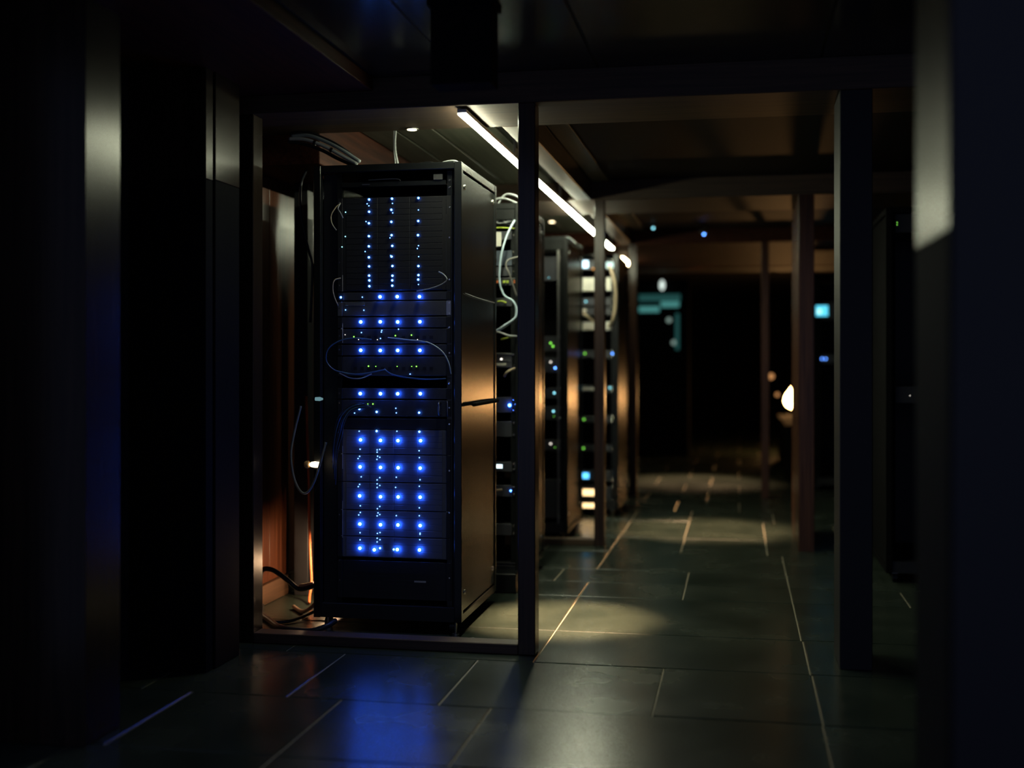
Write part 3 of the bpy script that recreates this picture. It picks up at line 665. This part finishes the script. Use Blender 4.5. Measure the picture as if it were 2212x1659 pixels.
# ================================================================== cables
def cable(pts, r, mat, label, name='cable', ties=(), conn=None, sub=6):
    o = empty(name, pts[0], label, 'cable')
    MB().tube(pts, r, seg=8, sub=sub).build('sheath', mat, o, smooth=True)
    for i in ties:
        a = Vector(pts[i]); b = Vector(pts[i+1]); d = (b-a).normalized()*0.006; c = (a+b)/2
        MB().tube([c-d, c+d], r*1.25, seg=8).build('tie', RUBBER, o)
    if conn:
        for q, dr in conn:
            c = Vector(q); dv = Vector(dr)
            MB().tube([c, c+dv], r*1.9, seg=8).build('plug', RUBBER, o)
    return o
cable([(-1.555, 4.975, 1.263), (-1.628, 4.96, 1.269), (-1.69, 4.955, 1.258), (-1.738, 4.95, 1.226), (-1.751, 4.95, 1.18), (-1.73, 4.95, 1.144), (-1.69, 4.955, 1.124), (-1.607, 4.965, 1.114), (-1.493, 4.98, 1.134)], 0.0026, CABB, 'thin blue cable looping round the left side of the switches')
cable([(-1.483, 4.98, 1.271), (-1.391, 4.965, 1.261), (-1.299, 4.955, 1.249), (-1.238, 4.95, 1.213), (-1.208, 4.95, 1.166), (-1.198, 4.955, 1.115)], 0.0026, CABW, 'thin pale cable arching down the right side of the switches')
cable([(-1.499, 4.98, 1.136), (-1.464, 4.97, 1.114), (-1.402, 4.965, 1.101), (-1.311, 4.965, 1.093), (-1.225, 4.975, 1.095)], 0.0028, CABB, 'thin blue cable sagging under the lower switch to the right')
cable([(-1.70, 4.98, 1.118), (-1.65, 4.965, 1.098), (-1.60, 4.965, 1.096), (-1.555, 4.98, 1.115)], 0.0024, CABG, 'short grey cable sagging under the lower switch at the left')
cable([(-1.356, 4.985, 1.469), (-1.289, 4.965, 1.479), (-1.238, 4.955, 1.496), (-1.216, 4.955, 1.515), (-1.232, 4.965, 1.537), (-1.259, 4.985, 1.551)], 0.0026, CABG, 'grey cable bent back like a hook at the right rail')
cable([(-1.698, 4.99, 1.854), (-1.716, 4.975, 1.834), (-1.733, 4.965, 1.799), (-1.729, 4.965, 1.763), (-1.716, 4.985, 1.738)], 0.0026, CABT, 'tan cable hanging at the upper left rail')
cable([(-1.70, 4.985, 1.85), (-1.705, 4.975, 1.83), (-1.692, 4.97, 1.81), (-1.686, 4.985, 1.79)], 0.0024, CABG, 'short pale cable fork at the upper left rail')
cable([(-1.698, 4.99, 1.53), (-1.721, 4.975, 1.52), (-1.727, 4.97, 1.49), (-1.721, 4.97, 1.45), (-1.708, 4.985, 1.41)], 0.0026, CABT, 'tan cable bowed out from the left rail beside the drive chassis')
for k in range(5):
    d = 0.012*k
    cable([(-1.60+0.01*k, 4.985, 0.99-0.004*k), (-1.64, 4.97, 0.981-d*0.5), (-1.685+d*0.3, 4.963-0.003*k, 0.95-d), (-1.712+d*0.6, 4.962, 0.90-d), (-1.725+d*0.4, 4.965, 0.82-d), (-1.735+d*0.3, 4.985, 0.73-d*2)], 0.0026, CABB if k % 2 else CABK,
          ['outermost', 'second', 'middle', 'fourth', 'innermost'][k]+' strand of the dark cable fan at the left of the handled server')
cable([(-1.868, 4.96, 0.975), (-1.893, 4.95, 0.868), (-1.906, 4.94, 0.767), (-1.893, 4.94, 0.667), (-1.862, 4.94, 0.607), (-1.834, 4.945, 0.603), (-1.805, 4.95, 0.648), (-1.779, 4.955, 0.729), (-1.758, 4.97, 0.819)], 0.0052, CABG if False else plain('grey_green_cable', (0.16, 0.17, 0.15), 0.35), 'grey-green cable hanging in a long loop off the left of the nearest rack')
cable([(-1.969, 5.3, 2.055), (-1.997, 5.3, 1.986), (-1.997, 5.3, 1.857), (-1.978, 5.3, 1.76), (-1.956, 5.3, 1.674), (-1.940, 5.3, 1.60), (-1.95, 5.3, 1.35)], 0.006, CABK, 'black cable drooping in the gap between wood wall and nearest rack')
cable([(-2.090, 5.62, 1.00), (-2.076, 5.62, 0.56), (-2.072, 5.62, 0.33), (-2.067, 5.62, 0.19), (-2.059, 5.61, 0.09), (-2.05, 5.56, 0.03), (-2.03, 5.50, 0.009)], 0.0068, CABO, 'orange cable running down beside the nearest rack to the floor')
cable([(-2.176, 5.25, 0.014), (-2.179, 5.25, 0.09), (-2.176, 5.25, 0.165), (-2.162, 5.25, 0.208), (-2.113, 5.25, 0.206), (-2.045, 5.25, 0.165), (-1.989, 5.25, 0.125), (-1.93, 5.25, 0.135), (-1.87, 5.25, 0.16)], 0.0115, CABK, 'thick black cable rising in a hump by the wood wall')
cable([(-2.222, 5.38, 0.013), (-2.16, 5.22, 0.013), (-2.052, 5.071, 0.013), (-1.97, 4.965, 0.013), (-1.899, 4.92, 0.013), (-1.80, 4.91, 0.014), (-1.746, 4.93, 0.03), (-1.72, 4.985, 0.045)], 0.0125, CABK, 'thick black cable curving over the floor to the front of the nearest rack')
cable([(-1.99, 5.28, 0.128), (-1.955, 5.27, 0.135), (-1.92, 5.26, 0.145)], 0.014, CABT, 'pale plug end lying where the black and orange cables meet', name='cable_plug')
cable([(-2.07, 5.40, 0.010), (-1.99, 5.30, 0.010), (-1.93, 5.26, 0.04), (-1.88, 5.24, 0.09)], 0.010, plain('brown_cable', (0.20, 0.13, 0.09), 0.4), 'brown cable leaning from the floor against the nearest rack')
cable([(-2.04, 5.06, 0.010), (-1.97, 5.10, 0.010), (-1.90, 5.22, 0.03), (-1.84, 5.27, 0.06)], 0.008, CABK, 'dark cable curling under the left edge of the nearest rack')
for k, (dx, dz, mm) in enumerate(((0, 0, CABG), (0.012, 0.018, plain('slate_cable', (0.22, 0.25, 0.26), 0.35)), (-0.008, -0.018, CABK), (0.0, 0.034, CABK))):
    cable([(-1.98+dx, 5.12-0.012*(k < 2), 2.165+dz*0.6), (-1.90+dx, 5.115-0.012*(k < 2), 2.158+dz), (-1.813+dx, 5.11-0.012*(k < 2), 2.125+dz), (-1.738+dx, 5.10-0.012*(k < 2), 2.085+dz), (-1.652+dx, 5.09-0.012*(k < 2), 2.038+dz*0.5)], 0.0085, mm,
          ['grey', 'slate-coloured', 'lower black', 'upper black'][k]+' strand of the tied cable bundle sloping onto the nearest rack', ties=(1, 2) if k == 0 else ())
cable([(-1.534, 5.3, 2.30), (-1.545, 5.3, 2.164), (-1.534, 5.3, 2.08), (-1.521, 5.3, 2.026)], 0.0055, CABG, 'pale cable dropping from the ceiling onto the nearest rack')
cable([(-1.553, 5.32, 2.30), (-1.556, 5.32, 2.164), (-1.550, 5.32, 2.08), (-1.545, 5.32, 2.026)], 0.0035, CABG, 'thin grey cable beside the pale ceiling drop')
MBR = ((-1.464, -1.334, 5.32, 0.05, CABK, 'black cable arched over the top of the nearest rack'), (-1.284, -1.19, 5.1, 0.014, CABG, 'grey cable lying in a low arch on the front top edge of the nearest rack'), (-1.36, -1.24, 5.2, 0.02, CABG, 'grey cable arched behind the low arch on the nearest rack'))
for (xa, xb, y, hh, mm, lab) in MBR:
    cable([(xa, y, 2.026), (xa+0.2*(xb-xa), y, 2.026+hh*0.8), (xa+0.5*(xb-xa), y-0.01, 2.026+hh), (xa+0.8*(xb-xa), y-0.02, 2.026+hh*0.8), (xb, y-0.02, 2.026)], 0.004, mm, lab)
cable([(-1.158, 5.05, 1.462), (-1.157, 5.3, 1.455), (-1.158, 5.68, 1.452)], 0.0013, CABG, 'hair-thin wire strung along the side of the nearest rack')
# second rack
cable([(-1.131, 6.070, 1.895), (-1.164, 6.040, 1.821), (-1.192, 6.020, 1.714), (-1.202, 6.020, 1.597), (-1.192, 6.020, 1.538), (-1.171, 6.020, 1.501), (-1.133, 6.020, 1.478), (-1.112, 6.020, 1.436), (-1.119, 6.020, 1.395), (-1.164, 6.020, 1.361), (-1.231, 6.040, 1.322)], 0.0058, CABW, 'pale blue cable snaking down the front of the second rack')
cable([(-1.134, 6.060, 1.474), (-1.118, 6.030, 1.434), (-1.126, 6.030, 1.388), (-1.168, 6.030, 1.351), (-1.231, 6.045, 1.314)], 0.0042, CABW, 'second pale cable following the lower bend on the second rack')
cable([(-1.249, 6.050, 1.326), (-1.201, 6.030, 1.318), (-1.154, 6.030, 1.302), (-1.121, 6.060, 1.299)], 0.0055, CABG, 'short white cable slanting into the second rack')
cable([(-1.201, 6.060, 1.283), (-1.171, 6.035, 1.290), (-1.131, 6.060, 1.300)], 0.0050, CABY, 'yellow-green cable stub under the white one on the second rack')
cable([(-1.108, 6.070, 1.708), (-1.161, 6.040, 1.688), (-1.170, 6.035, 1.654), (-1.153, 6.035, 1.616), (-1.121, 6.070, 1.502)], 0.0045, plain('dim_grey_cable', (0.20, 0.19, 0.17), 0.4), 'grey forked cable behind the pale one on the second rack')
cable([(-1.186, 6.070, 1.094), (-1.166, 6.045, 1.117), (-1.131, 6.070, 1.135)], 0.0065, CABT, 'tan plug slanting from the steel-faced server of the second rack')
for (xa, xb, hh, lab) in ((-1.24, -1.08, 0.05, 'grey cable in a high arch on top of the second rack'), (-1.28, -1.13, 0.03, 'grey cable in a low arch on top of the second rack')):
    cable([(xa, 6.16, 1.989), (xa+0.25*(xb-xa), 6.16, 1.989+hh), (xa+0.6*(xb-xa), 6.14, 1.989+hh*0.85), (xb, 6.12, 1.989)], 0.005, CABG, lab)
# fourth rack
cable([(-0.975, 9.134, 1.90), (-0.945, 9.06, 1.855), (-0.915, 9.03, 1.733), (-0.915, 9.03, 1.594), (-0.935, 9.04, 1.49), (-0.975, 9.134, 1.44)], 0.011, CABT, 'tan hose bowed down the right of the fourth rack')
cable([(-1.19, 9.134, 1.556), (-1.15, 9.07, 1.53), (-1.11, 9.06, 1.50), (-1.07, 9.134, 1.46)], 0.008, CABT, 'tan cable slanting across the fourth rack')

# ---- small glowing items at the left edge of the nearest rack
WX, WY = -1.912, 5.52  # unseen lamp added to light the wood wall and floor patch
o = empty('added_lamp', (WX, WY, 0), 'added low warm lamp, unseen, tucked between wood wall and nearest rack', 'lamp')
MB().lathe([(0.05, 0.0), (0.05, 0.012), (0.007, 0.018), (0.007, 0.176)], (WX, WY, 0), 16).build('stand', RUBBER, o)
MB().ball((WX, WY, 0.20), 0.025, 2).build('bulb', emit('added_bulb', (1.0, 0.62, 0.34), 420.0), o, smooth=True)
MB().lathe([(0.078, 0.243), (0.078, 0.247), (0.03, 0.272), (0.010, 0.276), (0.010, 0.224)], (WX, WY, 0), 18).build('shade', RUBBER, o)
o = empty('clip_lamp', (-1.80, 4.965, 0.70), 'small warm-white clip lamp on the left edge of the nearest rack', 'lamp')
MB().lathe([(0.004, -0.03), (0.011, -0.022), (0.014, -0.005), (0.012, 0.012), (0.005, 0.020)], (-1.80, 4.962, 0.722), 12, 'x').build('bulb', emit('clip_bulb', (1.0, 0.80, 0.52), 3.5), o, smooth=True)
MB().lathe([(0.012, -0.052), (0.0165, -0.046), (0.0165, -0.034), (0.012, -0.030)], (-1.80, 4.962, 0.722), 12, 'x').build('collar', plain('amber_plastic', (0.75, 0.42, 0.14), 0.3), o, smooth=True)
box('clip', RUBBER, o, -1.826, -1.80, 4.958, 4.99, 0.70, 0.712)
o = empty('connector', (-1.80, 4.97, 1.006), 'small teal-white connector at the left edge of the nearest rack', 'connector')
MB().lathe([(0.008, -0.016), (0.009, 0.004), (0.004, 0.018)], (-1.79, 4.97, 1.006), 10, 'x').build('shell', emit('teal_shell', (0.45, 0.85, 0.95), 0.28), o, smooth=True)
box('tab', RUBBER, o, -1.818, -1.805, 4.968, 4.99, 1.002, 1.010)

# ================================================================== far end of the aisle
o = empty('blocker', (0.72, 13.6, 0), 'added low dark console standing in front of the globe lamp', 'blocker')  # box added to keep the globe lamp's light off the aisle floor
box('body', FARB, o, 0.46, 1.0, 12.25, 14.9, 0.02, 0.51, bev=0.004)
box('blocker_top', FARB, o, 0.45, 1.02, 12.24, 14.92, 0.51, 0.54, bev=0.003)
LX, LY = 0.70, 16.0
o = empty('floor_lamp', (LX, LY, 0), 'glowing warm globe floor lamp at the far right of the aisle', 'lamp')
MB().lathe([(0.15, 0.0), (0.15, 0.015), (0.02, 0.03), (0.014, 0.05), (0.014, 0.56), (0.04, 0.57), (0.04, 0.58)], (LX, LY, 0), 20).build('stand', RUBBER, o, smooth=False)
MB().lathe([(0.04, 0.58), (0.095, 0.61), (0.125, 0.67), (0.108, 0.74), (0.06, 0.81), (0.018, 0.86)], (LX, LY, 0), 20).build('globe', M_LAMP, o, smooth=True)
for (x, y, z, r_, lab) in ((0.36, 14.2, 1.01, 0.035, 'upper small amber bulb left of the glowing globe lamp'), (0.43, 14.2, 0.80, 0.022, 'lower small amber bulb left of the glowing globe lamp')):
    o = empty('pendant_bulb', (x, y, z), lab, 'bulb')
    MB().ball((x, y, z), r_, 2).build('bulb', emit('dim_amber_bulb', (1.0, 0.45, 0.16), 0.6), o, smooth=True)
    MB().tube([(x, y, z+r_*0.8), (x, y, ZC)], 0.003, seg=6).build('cord', RUBBER, o)
cab = empty('glass_cabinet', (-0.95, 15.2, 0), 'distant glass-fronted cabinet glowing teal beyond the racks', 'cabinet')
box('body', FARB, cab, -1.30, -0.62, 15.1, 15.6, 0.0, 2.2, bev=0.004)
teal = emit('teal_glow', (0.16, 0.62, 0.58), 0.34)
box('light_bar', teal, cab, -1.23, -0.98, 15.06, 15.098, 1.80, 1.87); box('light_bar', teal, cab, -0.96, -0.735, 15.06, 15.098, 1.86, 1.93)
box('light_bar', emit('teal_glow_dim', (0.10, 0.45, 0.42), 0.13), cab, -1.23, -0.72, 15.06, 15.098, 1.935, 2.02)
box('light_bar', emit('teal_glow_dim', (0.10, 0.45, 0.42), 0.13), cab, -0.78, -0.735, 15.06, 15.098, 1.33, 1.78)
for z in (1.70, 1.42): MB().ball((-0.86 if z > 1.6 else -0.80, 15.09, z), 0.03, 2).build('knob_light', emit('pale_knob', (0.6, 0.85, 0.75), 0.35), cab, smooth=True)
box('door_frame', STEEL, cab, -1.27, -1.255, 15.08, 15.1, 0.1, 2.1)
o = empty('wall_lamp', (-0.94, 15.0, 2.15), 'small white oval lamp above the distant teal cabinet', 'lamp')
MB().lathe([(0.010, -0.06), (0.026, -0.035), (0.031, 0.0), (0.024, 0.04), (0.008, 0.06)], (-0.94, 15.0, 2.13), 14).build('globe', emit('white_oval', (0.85, 1.0, 0.92), 1.1), o, smooth=True)
MB().tube([(-0.94, 15.0, 2.2), (-0.94, 15.0, ZC)], 0.006, seg=6).build('stem', RUBBER, o)
